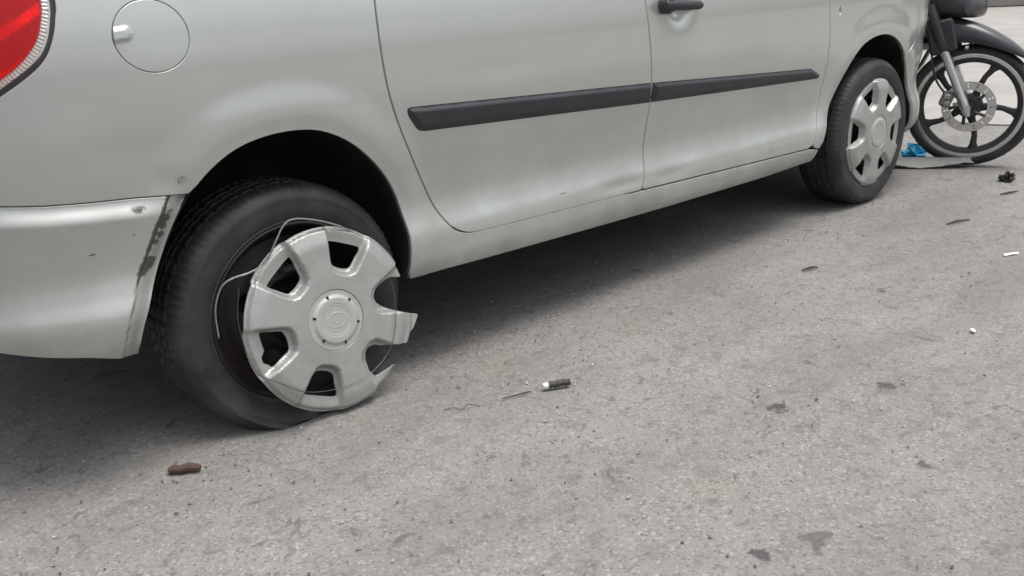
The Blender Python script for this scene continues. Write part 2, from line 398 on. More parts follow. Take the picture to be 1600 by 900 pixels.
# quarter panel: everything behind the rear door gap, above the bumper seam
fuel_c = (-.2435, .8765)
def ell(c, a, b, n=48, rot=0): return [(c[0]+a*math.cos(2*math.pi*k/n), c[1]+b*math.sin(2*math.pi*k/n)) for k in range(n)]
fuel_r = (.0715, .0665)
ra = [p for p in REAR_ARCH if not (p[0] < -.2 and p[1] < .574)]
quarter = [(.302, BELT)]+[(a-G, b) for a, b in rdoor_l if b < BELT-.002 and a < 1.10]
quarter += [(1.10, .3218-G*.9), (1.1622, .3205-G)]+[(a, b-G) for a, b in fdoor_b[1:-1]]+[(2.140, .292), (2.165, .287)]
quarter += [(2.158, .245), (1.8724, .2345), (1.3342, .236), (.8981, .2425), (.5404, .2495), (.2980, .2570)]
quarter += [p for p in reversed(ra) if p[1] > .2600]
quarter += [(a, b+G*.7) for a, b in reversed(seam[1:])]
quarter += [(-.66, .69), (-.66, .734)] if False else []
gi = [p for p in gasket_o if p[0] > -.66]
quarter += [(a, b) for a, b in reversed(gi) if b < BELT]
quarter += [(-.392, BELT)]
def q_scuff(u, z):
    d = np.hypot((u+.235)/.05, (z-.60)/.035); return np.clip(1.1-d, 0, 1)*.62
carpanel("quarter_panel", quarter, PAINT, [ell(fuel_c, fuel_r[0]+.0022, fuel_r[1]+.0022)], .011, scuff_shade=q_scuff)
# filler flap with its finger notch
fd = carpanel("filler_flap", ell(fuel_c, fuel_r[0]-.0018, fuel_r[1]-.0018), PAINT, (), .003, mirror=False, offf=lambda u, z: .0065*sst(-.276, -.292, u+.25*np.abs(z-.8835))*sst(.0155, .0065, np.abs(z-.8835-.1*(u+.30))))

# rear bumper, shoulder proud of the body
def bump_off(u, z):
    zs = zseam(u); d = zs-z
    o = .020*sst(.0, .040, d)*(1-.5*sst(-.36, -.26, u)) - .018*sst(.22, .34, d)
    da = dpoly(np.stack([u, z], 1), REAR_ARCH, False)
    return o - .012*(1-sst(.0, .036, da)) - .0055*(1-sst(.032, .038, da))
bl = [p for p in REAR_ARCH if p[0] < -.2 and p[1] < .5660]
bump_o = [(a, b-G*.7) for a, b in seam]+[(-.2235, .5625)]+list(reversed(bl))
bump_o += [(-.3845, .2640), (-.4134, .2700), (-.466, .2860), (-.5436, .3035), (-.6231, .3230), (-.75, .335), (-1.0, .34), (U0, .34), (U0, .62), (-1.0, .618)]
def b_scuff_shade(u, z):
    P = np.stack([u, z], 1); da = dpoly(P, REAR_ARCH, False)
    a = np.clip(1-np.abs(da-.026)/.030, 0, 1)*sst(.385, .43, z)*(1-.5*sst(.55, .58, z))
    a = a*np.clip(.72+.30*np.sin(z*75+u*20)+.28*np.sin(z*170-u*60+1.3)+.2*np.sin(z*330+u*150), .25, 1.12)
    b = np.clip(1.05-np.hypot((u+.325)/.045, (z-.558)/.022), 0, 1)*.9
    sx = .9*np.exp(-((z-.487-.25*(u+.42))/.0035)**2)*np.clip(1-np.abs(u+.425)/.045, 0, 1)
    sy = .9*np.exp(-((z-.468+.1*(u+.40))/.003)**2)*np.clip(1-np.abs(u+.405)/.035, 0, 1)
    sz = .8*np.exp(-((z-.512-.3*(u+.34))/.003)**2)*np.clip(1-np.abs(u+.345)/.04, 0, 1)
    ln = np.exp(-((da-.037)/.0035)**2)*(.35+.65*sst(.38, .44, z))  # scuffed crease line; its full-length dark part is painted crease shade
    return np.clip(a*1.10+ln+b*.85+sx+sy+sz, 0, 1)
carpanel("rear_bumper", bump_o, BUMPER, (), .0058, offf=bump_off, scuff_shade=b_scuff_shade, join=True, depth=.02)

# doors
rdoor = [(a+G, b+(G if b < .36 else 0)) for a, b in rdoor_l if b < BELT+.01][:-1]
rdoor = [(.2825, BELT)]+[p for p in rdoor if p[1] < BELT-.004]+[(1.1590-G, .3210+G)]+[(a-G, b) for a, b in reversed(bgap) if .328 < b < BELT-.004]+[(1.170-G, BELT)]
def d_scuff(u, z):
    a = .75*np.exp(-((z-.372+.03*(u-.86))/.004)**2)*np.clip(1-np.abs(u-.83)/.10, 0, 1)
    b = .7*np.exp(-((z-.366)/.005)**2)*np.clip(1-np.abs(u-1.28)/.06, 0, 1)
    return a+b
dr = carpanel("rear_door", rdoor, PAINT, (), .012, scuff_shade=d_scuff)
fdoor = [(1.170+G, BELT)]+[(a+G, b) for a, b in bgap if .328 < b < BELT-.004]+[(1.1622+G*1.5, .3205+G)]+[(a, b+G) for a, b in fdoor_b[1:-1]]
fdoor += [(a-G, b) for a, b in fgap if .31 < b < BELT-.004]+[(2.171-G, BELT)]
df = carpanel("front_door", fdoor, PAINT, (), .012, scuff_shade=d_scuff)
# front fender up to the corner of the bumper
fa_l = [p for p in FRONT_ARCH if p[0] < 2.86]
rep = (2.2600, .781)
fender = [(a+G, b) for a, b in fgap if b > .3055]
fender = [(2.171+G, BELT)]+list(reversed([p for p in fender if p[1] < BELT-.004]))+[(2.146, .2990), (2.170, .2925)]
fender += [p for p in fa_l if p[1] > .295]+[(2.852, .571), (2.895, .60), (2.95, .625), (2.95, .74), (2.93, .86), (2.75, .925), (2.45, .975), (2.3, BELT)]
carpanel("front_fender", fender, PAINT, [ell(rep, .0085, .0165, 20)], .012)
fb_ = [(2.8545, .568)]+[p for p in FRONT_ARCH if p[0] > 2.853 and p[1] > .255]+[(2.953, .235), (3.1, .225), (3.4, .22), (U1, .22), (U1, .60), (3.5, .615), (3.2, .622), (2.953, .6225), (2.897, .597)]
def fb_off(u, z): return .012*sst(.625, .56, z)*sst(2.86, 2.95, u)
carpanel("front_bumper", fb_, BUMPER, (), .016, offf=fb_off, join=True)
hl = [(2.953, .6265), (3.2, .6265), (3.38, .64), (3.36, .74), (3.2, .80), (2.953, .845)]
carpanel("headlight", hl, CLEARREF, (), .02)
carpanel("headlight_lens", shift(inset(hl, .002), 0), CLEARLENS, (), .03, offf=lambda u, z: .012+0*u)
gr = [(3.384, .642), (U1, .62), (U1, .74), (3.366, .742)]
carpanel("grille", gr, BLACKTRIM, (), .02, join=True)
# dark inner shell seen through the shut lines
inner = [(-.62, .36), (-.40, .36), (-.36, .69), (0, .70), (.33, .68), (.36, .30), (2.15, .30), (2.26, .69), (2.92, .69), (2.92, .85), (2.4, .95), (-.42, .97), (-.62, .97)]
carpanel("inner_shell", inner, PINK_SEAM, (), .05, offf=lambda u, z: -.020-.022*sst(-.34, -.40, u), depth=.004)

# mouldings, handles (sub-parts of the doors)
def mould_off(poly, h=.011):
    return lambda u, z: h*sst(-.004, .013, dpoly(np.stack([u, z], 1), poly))
mr = catmull([(.3204, .6700), (.3225, .655), (.3400, .6290), (.352, .617), (.3702, .6126)], 3)+[(1.1990, .5800), (1.1960-.001, .6356), (.330, .6725)]
mf = [(1.2065, .6347), (1.2075, .5798), (2.150, .5500), (2.1600, .5520), (2.1617, .5616), (2.0955, .5890)]
for poly, door in ((mr, dr), (mf, df)):
    p2 = [tuple(q) for q in resample(poly, .012)]
    o, o2 = carpanel("door_moulding", p2, BLACKTRIM, (), .0042, parent=door[0], mirror=door[1], offf=mould_off(p2), depth=.012)
def bar_handle(u0, z0, door):
    for side, d in ((0, door[0]), (1, door[1])):
        mb = MB()
        lever = [(u0+.012, z0+.002, .030), (u0+.03, z0+.001, .036), (u0+.07, z0-.001, .040), (u0+.12, z0-.003, .040), (u0+.165, z0-.005, .034), (u0+.186, z0-.006, .024), (u0+.192, z0-.006, .010)]
        pts = [S1(a, b, o-.010+.010*math.exp(-((a-1.335)/.05)**2)) for a, b, o in lever]
        mb.tube(pts, [.0150, .0155, .0150, .0145, .0130, .010, .007], 12)
        pts = [S1(u0+.030, z0+.001, o) for o in (-.006, .024, .033, .036)]
        mb.tube(pts, [.024, .0235, .019, .010], 16)
        if side: mb.v = [(x, 2*YC-y, z) for x, y, z in mb.v]; mb.f = [tuple(reversed(f)) for f in mb.f]
        mb.v = [tuple(np.array(v)-CO) for v in mb.v]
        o = mb.build("door_handle", BLACKTRIM, d)
        if not side:
            k = MB().lathe([(0, .0), (.007, .0), (.008, -.003)], 16); c = np.array(S1(u0+.030, z0+.001, .0365))-CO
            k.v = [tuple(np.array(v)+c) for v in k.v]; k.build("lock_cylinder", CHROME, d)
bar_handle(1.222, .850, df)
# empty hole of the side repeater: dark socket
mb = MB(); c = np.array(S1(*rep, -.004))-CO
mb.lathe([(.0, -.012), (.010, -.012), (.012, .002)], 20); mb.v = [(x+c[0], y+c[1], z*1.5+c[2]) for x, y, z in mb.v]
mb.build("repeater_socket", LINER, car)

# tail lights
tl = {}
for nm, poly, m_, of_, sp_ in (("lamp_gasket", gasket_o, BLACKTRIM, lambda u, z: -.006+0*u, .010),):
    pl_ = [p for p in poly]+[(-.72, 1.20), (-.60, 1.22), (-.45, 1.20)]
    tl[nm] = carpanel(nm, inset(pl_, .0015), m_, [inset(list(gasket_i)+[(-.71, 1.19), (-.60, 1.205), (-.46, 1.19)], .0)], sp_, offf=of_, depth=.03)
lamp = tl["lamp_gasket"]
def wave_red(u, z):
    q = z-.55*(u+.45)
    ph = (q*15.0) % 1.0; return -.016+.008*np.where(ph < .72, ph/.72, (1-ph)/.28)+.001*np.sin(u*90.)
strip = list(gasket_i)+list(reversed(red_b))
arc_t = resample(red_b, .002, False)
def rib(u, z):
    P = np.stack([u, z], 1); D = ((P[:, None]-arc_t[None])**2).sum(2); i = D.argmin(1)
    seg = np.concatenate([[0], np.cumsum(np.hypot(*np.diff(arc_t, axis=0).T))])
    tn = np.gradient(arc_t, axis=0); tn /= np.linalg.norm(tn, axis=1)[:, None]
    s = seg[i]+((P-arc_t[i])*tn[i]).sum(1)
    return -.010+.0006*np.sin(2*math.pi*s/.0062)*sst(.0, .006, np.sqrt(D.min(1)))*(np.sqrt(D.min(1)) < .0135)
rl = list(red_b)+[(-.70, 1.17), (-.60, 1.18), (-.47, 1.17)]
for k in (0, 1):
    pass
carpanel("lamp_reflector", inset(rl, .001), REDREF, (), .006, parent=lamp[0], mirror=lamp[1], offf=wave_red, depth=.004)
carpanel("clear_reflector", inset(strip, .0005), CLEARREF, (), .0024, parent=lamp[0], mirror=False, offf=rib, depth=.004)
carpanel("red_lens", inset(rl, -.0005), REDLENS, (), .012, parent=lamp[0], mirror=lamp[1], offf=lambda u, z: .0015+0*u, depth=.003)
carpanel("clear_lens", inset(strip, .0012), CLEARLENS, (), .008, parent=lamp[0], mirror=lamp[1], offf=lambda u, z: .0015+0*u, depth=.003)

# tailgate, rear window, side glass, roof, bonnet, windscreen
tg = [(-.715, .622), (-.95, .625), (U0, .63), (U0, 1.04), (-.95, 1.04), (-.74, 1.04), (-.725, .735)]
carpanel("tailgate", tg, PAINT, (), .03, join=True)
carpanel("rear_window", [(-.74, 1.045), (U0, 1.045), (U0, 1.46), (-.78, 1.46)], GLASS_DARK, (), .04, join=True)
up_o = [(-.39, 1.003), (2.29, 1.003), (1.62, 1.52), (-.50, 1.52), (-.735, 1.50), (-.735, 1.23), (-.45, 1.225), (-.39, 1.17)]
w_r = [(-.36, 1.06), (.24, 1.06), (.22, 1.43), (-.40, 1.43)]; w_m = [(.33, 1.05), (1.10, 1.04), (1.08, 1.45), (.29, 1.44)]; w_f = [(1.19, 1.04), (2.07, 1.035), (1.58, 1.45), (1.17, 1.45)]
carpanel("pillar_frame", up_o, PAINT, [w_r, w_m, w_f], .03)
for ww in (w_r, w_m, w_f): carpanel("side_window", inset(ww, .003), GLASS_DARK, (), .05, offf=lambda u, z: -.006+0*u)
def cross(name, pts, m, camber, n=14):
    V = []; F = []
    for (x, y, z) in pts:
        for j in range(n+1):
            t = j/n; V.append((x-CO[0], y+(2*(YC-y))*t-CO[1], z+camber*4*t*(1-t)*min(1, (YC-y)/.4)))
    for i in range(len(pts)-1):
        for j in range(n): a = i*(n+1)+j; F.append((a, a+1, a+n+2, a+n+1))
    return mobj(name, V, F, m, car)
cross("roof", [S1(u, 1.5185) for u in np.linspace(U0+.02, 1.615, 30)], PAINT, .06)
cross("windscreen", [S1(u, z) for u, z in zip(np.linspace(2.285, 1.622, 12), np.linspace(1.006, 1.517, 12))], GLASS_DARK, .03)
ft = [(2.30, BELT), (2.45, .975), (2.75, .925), (2.93, .862), (3.1, .825), (3.3, .775), (3.5, .75), (U1-.01, .745)]
ftr = resample(ft, .06, False)
cross("bonnet", [S1(u, z+.003) for u, z in ftr], PAINT, .04)
# underbody and wheelhouses
mb = MB().box((1.25, YC, .325), (1.66, 1.52, .16), bev=.03).box((1.25, YC, .23), (1.7, 1.0, .15), bev=.05).box((-.50, YC, .39), (.30, 1.30, .18), bev=.03).box((.0, YC, .26), (.16, 1.3, .10), bev=.03).box((3.08, YC, .40), (.26, 1.2, .22), bev=.03)
mb.box((1.3, YC, .50), (3.8, .95, .20), bev=.05)
mb.v = [tuple(np.array(v)-CO) for v in mb.v]; mb.build("underbody", DARK, car)
def wheelhouse(arch):
    for s in (0, 1):
        prof = [p for p in arch]
        V = []; F = []; n = len(prof); ax = np.mean([p[0] for p in prof])
        ys = [(.004, -.003), (.03, .004), (.08, .02), (.36, .03)]
        for (dy, dr_) in ys:
            for (a, b) in prof:
                q = np.array(S1(a, b, -.002)); d = np.array([a-ax, b-.30]); d /= np.linalg.norm(d)
                V.append((q[0]+d[0]*dr_, q[1]+dy, q[2]+d[1]*dr_))
        for i in range(len(ys)-1):
            for j in range(n-1): F.append((i*n+j, i*n+j+1, (i+1)*n+j+1, (i+1)*n+j))
        k = len(V); V.append((ax, V[(len(ys)-1)*n][1], .28))
        for j in range(n-1): F.append(((len(ys)-1)*n+j, (len(ys)-1)*n+j+1, k))
        V = np.array(V)
        if s: V[:, 1] = 2*YC-V[:, 1]
        mobj("wheelhouse_liner", V-CO, F, LINER, car)
wheelhouse(REAR_ARCH); wheelhouse(FRONT_ARCH)

# ------------------------------------------------------------------ wheels
def tyre_geo(R=.293, W=.195, rb=.205, n=270, flat=0., hz=None, bulge=0., seed=0):
    """axis Y, outer sidewall at y=0, inner at y=W. flat: height of the centre above the ground"""
    half = [(rb-.004, .020), (rb, .010), (rb+.006, .006), (rb+.010, .0075), (rb+.014, .0045), (rb+.028, .0012), (rb+.044, .0), (rb+.052, .0012), (rb+.054, .0005), (rb+.062, .0035), (R-.018, .009), (R-.011, .0145), (R-.006, .022), (R-.0025, .032), (R-.001, .042)]
    gro = [(.046, .0), (.047, .0065), (.054, .0065), (.055, .0), (.080, .0), (.081, .007), (.089, .007), (.090, .0)]
    prof = half+[(R-g, y) for y, g in gro]+[(R-g, W-y) for y, g in reversed(gro)]+[(r, W-y) for r, y in reversed(half)]
    k = len(prof); V = []; F = []
    for i in range(n):
        th = 2*math.pi*i/n
        for j, (r, y) in enumerate(prof):
            rr = r; yy = y
            jj = min(j, k-1-j)
            if 10 <= jj <= 15 and i % 3 == 0: rr -= .0026 if jj > 10 else .0006
            elif 16 <= jj <= 22 and (i+1) % 5 == 0 and jj not in (16, 17): rr -= .0035
            x, z = rr*math.cos(th), rr*math.sin(th)
            if hz is not None:
                pen = -(z+hz)          # below the ground
                near = max(0., 1-max(0., (z+hz))/.16)*max(0., -math.sin(th))
                swf = math.exp(-((rr-(rb+.045))/.030)**2)
                sgn = -1 if y < W/2 else 1
                yy += sgn*bulge*near**1.5*(swf+.35*(rr > R-.03))
                if pen > 0: z = -hz+.0015
                else: z = z if z > -hz+.05 else z
            V.append((x, yy, z))
    for i in range(n):
        for j in range(k-1):
            a, b = i*k+j, i*k+j+1; c, d = ((i+1) % n)*k+j+1, ((i+1) % n)*k+j
            F.append((a, b, c, d))
    return V, F
def rim_mb(hole=True):
    mb = MB()
    mb.lathe([(.200, -.175), (.199, -.168), (.188, -.160), (.170, -.10), (.172, -.060), (.186, -.035), (.196, -.024), (.2005, -.014), (.207, -.010), (.208, -.006), (.2045, -.004), (.199, -.008), (.193, -.024), (.182, -.040), (.168, -.062)], 64)
    return mb
def disc_geo():
    holes = [[(.118*math.cos(a)+.017*math.cos(t)*math.cos(a)-.024*math.sin(t)*math.sin(a), .118*math.sin(a)+.017*math.cos(t)*math.sin(a)+.024*math.sin(t)*math.cos(a)) for t in np.linspace(0, 2*math.pi, 14, endpoint=False)] for a in np.linspace(0, 2*math.pi, 9, endpoint=False)]
    holes.append([(.03*math.cos(t), .03*math.sin(t)) for t in np.linspace(0, 2*math.pi, 20, endpoint=False)])
    def mp(a, b, o):
        r = np.hypot(a, b); h = .050-.026*sst(.06, .085, r)+.018*sst(.085, .11, r)+.020*sst(.13, .172, r)
        return np.stack([a, h-o, b], 1)
    return panel_geo([(.172*math.cos(t), .172*math.sin(t)) for t in np.linspace(0, 2*math.pi, 60, endpoint=False)], holes, .012, mp, .006)
def make_wheel(loc, hz, bulge, rot=(0, 0, 0), drum=True):
    wh = bpy.data.objects.new("wheel", None); wh.empty_display_size = .1; link(wh, car)
    wh.location = np.array(loc)-CO; wh.rotation_euler = rot
    V, F = tyre_geo(hz=hz, bulge=bulge); mobj("tyre", V, F, RUBBER, wh, auto=40)
    rim_mb().build("rim", STEEL, wh)
    V, F, N, _ = disc_geo(); mobj("rim_disc", V, F, STEEL, wh, True, N)
    MB().lathe([(0, -.045), (.022, -.045), (.026, -.06), (.1, -.062), (.105, -.07), (.105, -.13), (0, -.13)], 40).build("brake_drum", STEEL, wh)
    for k in range(5):
        a = 2*math.pi*k/5+.3
        b = MB().lathe([(0, -.014), (.009, -.015), (.010, -.030)], 6); b.v = [(x+.05*math.cos(a), y, z+.05*math.sin(a)) for x, y, z in b.v]; b.build("wheel_bolt", STEEL, wh, False)
    return wh
HZR = .2490
rear_w = make_wheel((0, .033, HZR), HZR, .044, (0, 0, 0))
front_w = make_wheel((2.61, .004, .2885), .2885, .008)
for x, z in ((0, HZR), (2.61, .2885)):
    for o in (rear_w if x == 0 else front_w),:
        wh = o.copy(); link(wh, car); wh.location = np.array((x, 2*YC-.033 if x == 0 else 2*YC-.004, z))-CO; wh.rotation_euler = (0, 0, 0)
        wh.scale = (1, -1, 1)
        for ch in list(o.children):
            c2 = ch.copy(); link(c2, wh)

# wheel covers
RC = .213
def cover_geo(broken):
    W0 = R_(7.5)
    def rot(p, a): return (p[0]*math.cos(a)-p[1]*math.sin(a), p[0]*math.sin(a)+p[1]*math.cos(a))
    def rp(poly, n=3): return catmull(poly, n, True)
    base = [(.555, 0), (.562, .070), (.59, .118), (.70, .160), (.80, .196), (.832, .172), (.838, 0), (.832, -.172), (.80, -.196), (.70, -.160), (.59, -.118), (.562, -.070)]
    pocket = [(.475, 0), (.48, .08), (.52, .150), (.62, .195), (.80, .252), (1.05, .325), (1.05, -.325), (.80, -.252), (.62, -.195), (.52, -.150), (.48, -.08)]
    pockets = [[tuple(RC*c for c in rot(p, W0+k*math.pi/3)) for p in pocket] for k in range(6)]
    def H(a, b):
        r = np.hypot(a, b)/RC; P = np.stack([a, b], 1)
        h = .010+.010*sst(1.02, .80, r)-.002*sst(.5, .1, r)
        h -= .010*sst(.955, 1.0, r)
        pk = np.zeros(len(a))
        for q in pockets:
            ins = pip(P, q); d = dpoly(P, q); pk = np.maximum(pk, np.where(ins, sst(0, .0135, d), 0))
        h -= pk*(.021-.011*sst(.82, .98, r))
        if broken:
            th = np.degrees(np.arctan2(b, a)); tip = sst(.90, 1.06, r)*((th > -36) & (th < -8)); h += .016*tip
        return h
    def mp(a, b, o): 
        return np.stack([a, -(H(a, b)+o), b], 1)
    holes = {k: [tuple(RC*c for c in rot(p, W0+k*math.pi/3)) for p in rp(base)] for k in range(6)}
    if not broken:
        out = [(RC*math.cos(t), RC*math.sin(t)) for t in np.linspace(0, 2*math.pi, 120, endpoint=False)]
        hl_ = list(holes.values())
    else:
        pr = lambda r, d: (RC*r*math.cos(R_(d)), RC*r*math.sin(R_(d)))
        out = [pr(1, d) for d in np.linspace(14, 306, 110)]            # anticlockwise round the sound part of the rim
        out += [pr(1.0, -52), pr(.985, -47.2), pr(.955, -49), pr(.925, -53), pr(.90, -57), pr(.885, -60), pr(.862, -63.5), pr(.80, -64.5), pr(.76, -65), pr(.70, -63.5), pr(.62, -61), pr(.57, -56), pr(.555, -51), pr(.575, -46), pr(.62, -42), pr(.70, -40), pr(.80, -35.5), pr(.86, -33.8), pr(.92, -32.0), pr(.955, -31.2),
                pr(.985, -27), pr(.975, -25.5), pr(1.02, -20), pr(1.06, -12.2), pr(1.0, -11.6), pr(.95, -11.2), pr(.86, -9.8), pr(.80, -8.5), pr(.70, -5.5), pr(.62, -1.5), pr(.575, 3), pr(.56, 8), pr(.575, 13), pr(.62, 17.5), pr(.70, 19.5), pr(.80, 19.5), pr(.87, 18.5), pr(.93, 16)]
        hl_ = [holes[k] for k in (1, 2, 3, 4)]
        # a chip out of the window at the far left
        hl_[2] = [(x-.012 if abs(y+.045) < .012 and x < -.155 else x, y) for x, y in hl_[2]]
    hl_.append([(RC*.338*math.cos(t), RC*.338*math.sin(t)) for t in np.linspace(0, 2*math.pi, 60, endpoint=False)])
    V, F, N, UZ = panel_geo(out, hl_, .0048, mp, .0035, .0010, back=True)
    return V, F, N, H
def cap_geo():
    def Hc_(a, b):
        r = np.hypot(a, b)/RC; h = .0175+.0045*sst(.285, .235, r)-.0012*sst(.185, .172, r)+.0010*np.exp(-((r-.165)/.006)**2)
        em = np.exp(-((np.hypot(a, b*1.5)/RC-.115)/.007)**2)+np.exp(-((np.hypot(a*2.0, (b/RC-.02)*RC*1.2)/RC-.075)/.008)**2)
        return h+.0007*em*(r < .15)
    V, F, N, _ = panel_geo([(RC*.326*math.cos(t), RC*.326*math.sin(t)) for t in np.linspace(0, 2*math.pi, 72, endpoint=False)], [], .0022, lambda a, b, o: np.stack([a, -(Hc_(a, b)+o), b], 1), .006, .0006, back=True)
    return V, F, N, Hc_
def cap_marks(H, parent, phase):
    for k in range(6):
        a = phase+k*math.pi/3; r = .262*RC
        h = float(H(np.array([r*math.cos(a)]), np.array([r*math.sin(a)]))[0])
        mb = MB().box((0, 0, 0), (.0085, .003, .0055), Matrix.Rotation(-a, 3, 'Y'), .0008); mb.v = [(x+r*math.cos(a), y-h-.0004, z+r*math.sin(a)) for x, y, z in mb.v]
        mb.build("slot_mark", PINK_SEAM, parent, False)
Vc, Fc, Nc, Hc = cover_geo(False)
Vk, Fk, Nk, Hk = cap_geo()
fc = mobj("wheel_cover", Vc, Fc, COVERM, front_w, True, Nc); fc.location = (0, .004, 0); fc.rotation_euler = (0, R_(14), 0)
# the broken cover hanging off the rear wheel: a thing of its own
cover_c = Vector((.0560, -.0075, .2235)); el = .1563; az = -.0153
cov = empty("wheel_cover", cover_c)
tag(cov, "broken silver wheel cover hanging loose in front of the flat rear tyre", "wheel cover")
cov.rotation_euler = (-el, 0, az)
Vb, Fb, Nb, Hb = cover_geo(True)
cvp = mobj("cover_face", Vb, Fb, COVERM, cov, True, Nb)
cap = mobj("centre_cap", Vk, Fk, CAPM, cov, True, Nk)
cap_marks(Hk, cap, R_(-18))
fcap = bpy.data.objects.new("centre_cap", cap.data); link(fcap, front_w); fcap.location = (0, .004, 0)
for k in range(9):
    a = R_(40)+k*R_(36); r = .188
    if -60 < (math.degrees(a)+180) % 360-180 < 20: continue
    M = Matrix.Rotation(-a, 3, 'Y'); mb = MB().box((r, .022, 0), (.006, .040, .030), None, .002).box((r+.004, .036, 0), (.010, .010, .022), None, .002)
    mb.v = [tuple(M @ Vector(v)) for v in mb.v]; mb.build("retaining_clip", CLIPM, cov)
wl = catmull([(-.205, .020, .250), (-.202, .022, .312), (-.182, .020, .358), (-.155, .016, .372), (-.119, .012, .376), (-.080, .008, .391), (-.053, .005, .430), (-.029, .005, .462), (-.001, .008, .471), (.05, .012, .458), (.111, .018, .432), (.16, .025, .40)], 6)
Mi = (Matrix.Translation(cover_c) @ cov.rotation_euler.to_matrix().to_4x4()).inverted()
MB().tube([Mi @ Vector(p) for p in wl], .0021, 8).build("retaining_wire", WIRE, cov)
w2 = [(-1.02, .62, .030), (-1.10, .315, .028), (-1.085, .007, .026), (-1.02, -.25, .020), (-.955, -.344, .0185), (-.794, -.466, .024), (-.549, -.639, .024), (-.235, -.729, .021), (.07, -.741, .023), (.329, -.667, .026), (.571, -.507, .024), (.70, -.246, .026), (.775, .053, .020), (.79, .25, .010)]
MB().tube(catmull([(a*.21, -h, b*.21) for a, b, h in w2], 6), .0009, 6).build("spring_ring", DWIRE, cov)

# ------------------------------------------------------------------ ground
def asphalt():
    m = mat("worn_asphalt", (.2, .2, .2), .88); t = NT(m); c = t.coord()
    big = t.noise(c, .9, 3, .6); mid = t.noise(c, 7, 4, .65); fine = t.noise(c, 160, 2, .6)
    v1 = t.vor(c, 190, "Color"); s1 = t.n("ShaderNodeSeparateColor"); t.l(v1, s1.inputs[0])
    v2 = t.vor(c, 430, "Color"); s2 = t.n("ShaderNodeSeparateColor"); t.l(v2, s2.inputs[0])
    base = t.mix(t.ramp(big, (.3, 0.), (.7, 1.)), (.190, .187, .178), (.246, .243, .232))
    base = t.mix(t.math('MULTIPLY', t.ramp(mid, (.36, 0.), (.70, 1.)), .45), base, (.29, .283, .265))
    base = t.mix(t.math('MULTIPLY', t.ramp(t.noise(c, 3.1, 4, .6), (.44, 0.), (.70, 1.)), .45), base, (.245, .208, .178))
    base = t.mix(t.ramp(s1.outputs[0], (.80, 0.), (.9, .55)), base, (.10, .098, .095))
    base = t.mix(t.ramp(s1.outputs[1], (.86, 0.), (.95, .52)), base, (.42, .41, .39))
    base = t.mix(t.ramp(s2.outputs[0], (.74, 0.), (.94, .38)), base, (.12, .12, .116))
    base = t.mix(t.ramp(s2.outputs[1], (.78, 0.), (.96, .36)), base, (.40, .39, .37))
    stm = t.n("ShaderNodeMapping"); stm.inputs["Scale"].default_value = (.45, 1.5, 1); stm.inputs["Rotation"].default_value = (0, 0, R_(8)); t.l(c, stm.inputs[0])
    base = t.mix(t.math('MULTIPLY', t.ramp(t.noise(stm.outputs[0], 2.4, 4, .62, .4), (.42, 0.), (.66, 1.)), .42), base, (.135, .130, .122))
    pits = t.ramp(t.noise(c, 34, 5, .7, .8), (.30, 1.), (.40, 0.)); base = t.mix(t.math('MULTIPLY', pits, .55), base, (.06, .058, .055))
    spl = t.ramp(t.noise(c, 14, 4, .6, 1.0), (.31, .85), (.375, 0.)); base = t.mix(t.math('MULTIPLY', spl, .8), base, (.085, .083, .08))
    sp2 = t.ramp(t.noise(c, 24, 4, .65, .6), (.36, .8), (.46, 0.)); base = t.mix(t.math('MULTIPLY', sp2, .55), base, (.11, .108, .104))
    # dark fluid drips: irregular spots of their own
    vd = t.n("ShaderNodeTexNoise", Scale=38., Detail=4.); t.l(c, vd.inputs["Vector"])
    wob = t.n("ShaderNodeVectorMath", operation='MULTIPLY_ADD'); t.l(vd.outputs["Color"], wob.inputs[0]); wob.inputs[1].default_value = (.055, .055, 0); wob.inputs[2].default_value = (-.0275, -.0275, 0)
    wc = t.n("ShaderNodeVectorMath", operation='ADD'); t.l(c, wc.inputs[0]); t.l(wob.outputs[0], wc.inputs[1])
    for (x, y, r, k) in DRIPS:
        d = t.n("ShaderNodeVectorMath", operation='DISTANCE'); t.l(wc.outputs[0], d.inputs[0]); d.inputs[1].default_value = (x, y, 0)
        f = t.n("ShaderNodeMapRange"); f.inputs[1].default_value = r; f.inputs[2].default_value = r*.72; f.inputs[4].default_value = k; t.l(d.outputs["Value"], f.inputs[0])
        base = t.mix(f.outputs[0], base, (.045, .044, .043))
    t.set("Base Color", base)
    h = t.math('ADD', t.math('MULTIPLY', s1.outputs[2], .5), t.math('ADD', t.math('MULTIPLY', fine, .8), t.math('MULTIPLY', s2.outputs[2], .3)))
    h = t.math('SUBTRACT', h, t.math('MULTIPLY', pits, .8))
    t.set("Normal", t.bump(h, .42, .0030))
    return m
DRIPS = [(.729, -.757, .026, .8), (1.002, -.875, .026, .75), (.228, -1.044, .020, .8), (.694, -1.105, .015, .7), (.78, -.80, .011, .6), (1.62, -.55, .02, .4)]
ASPH = asphalt()
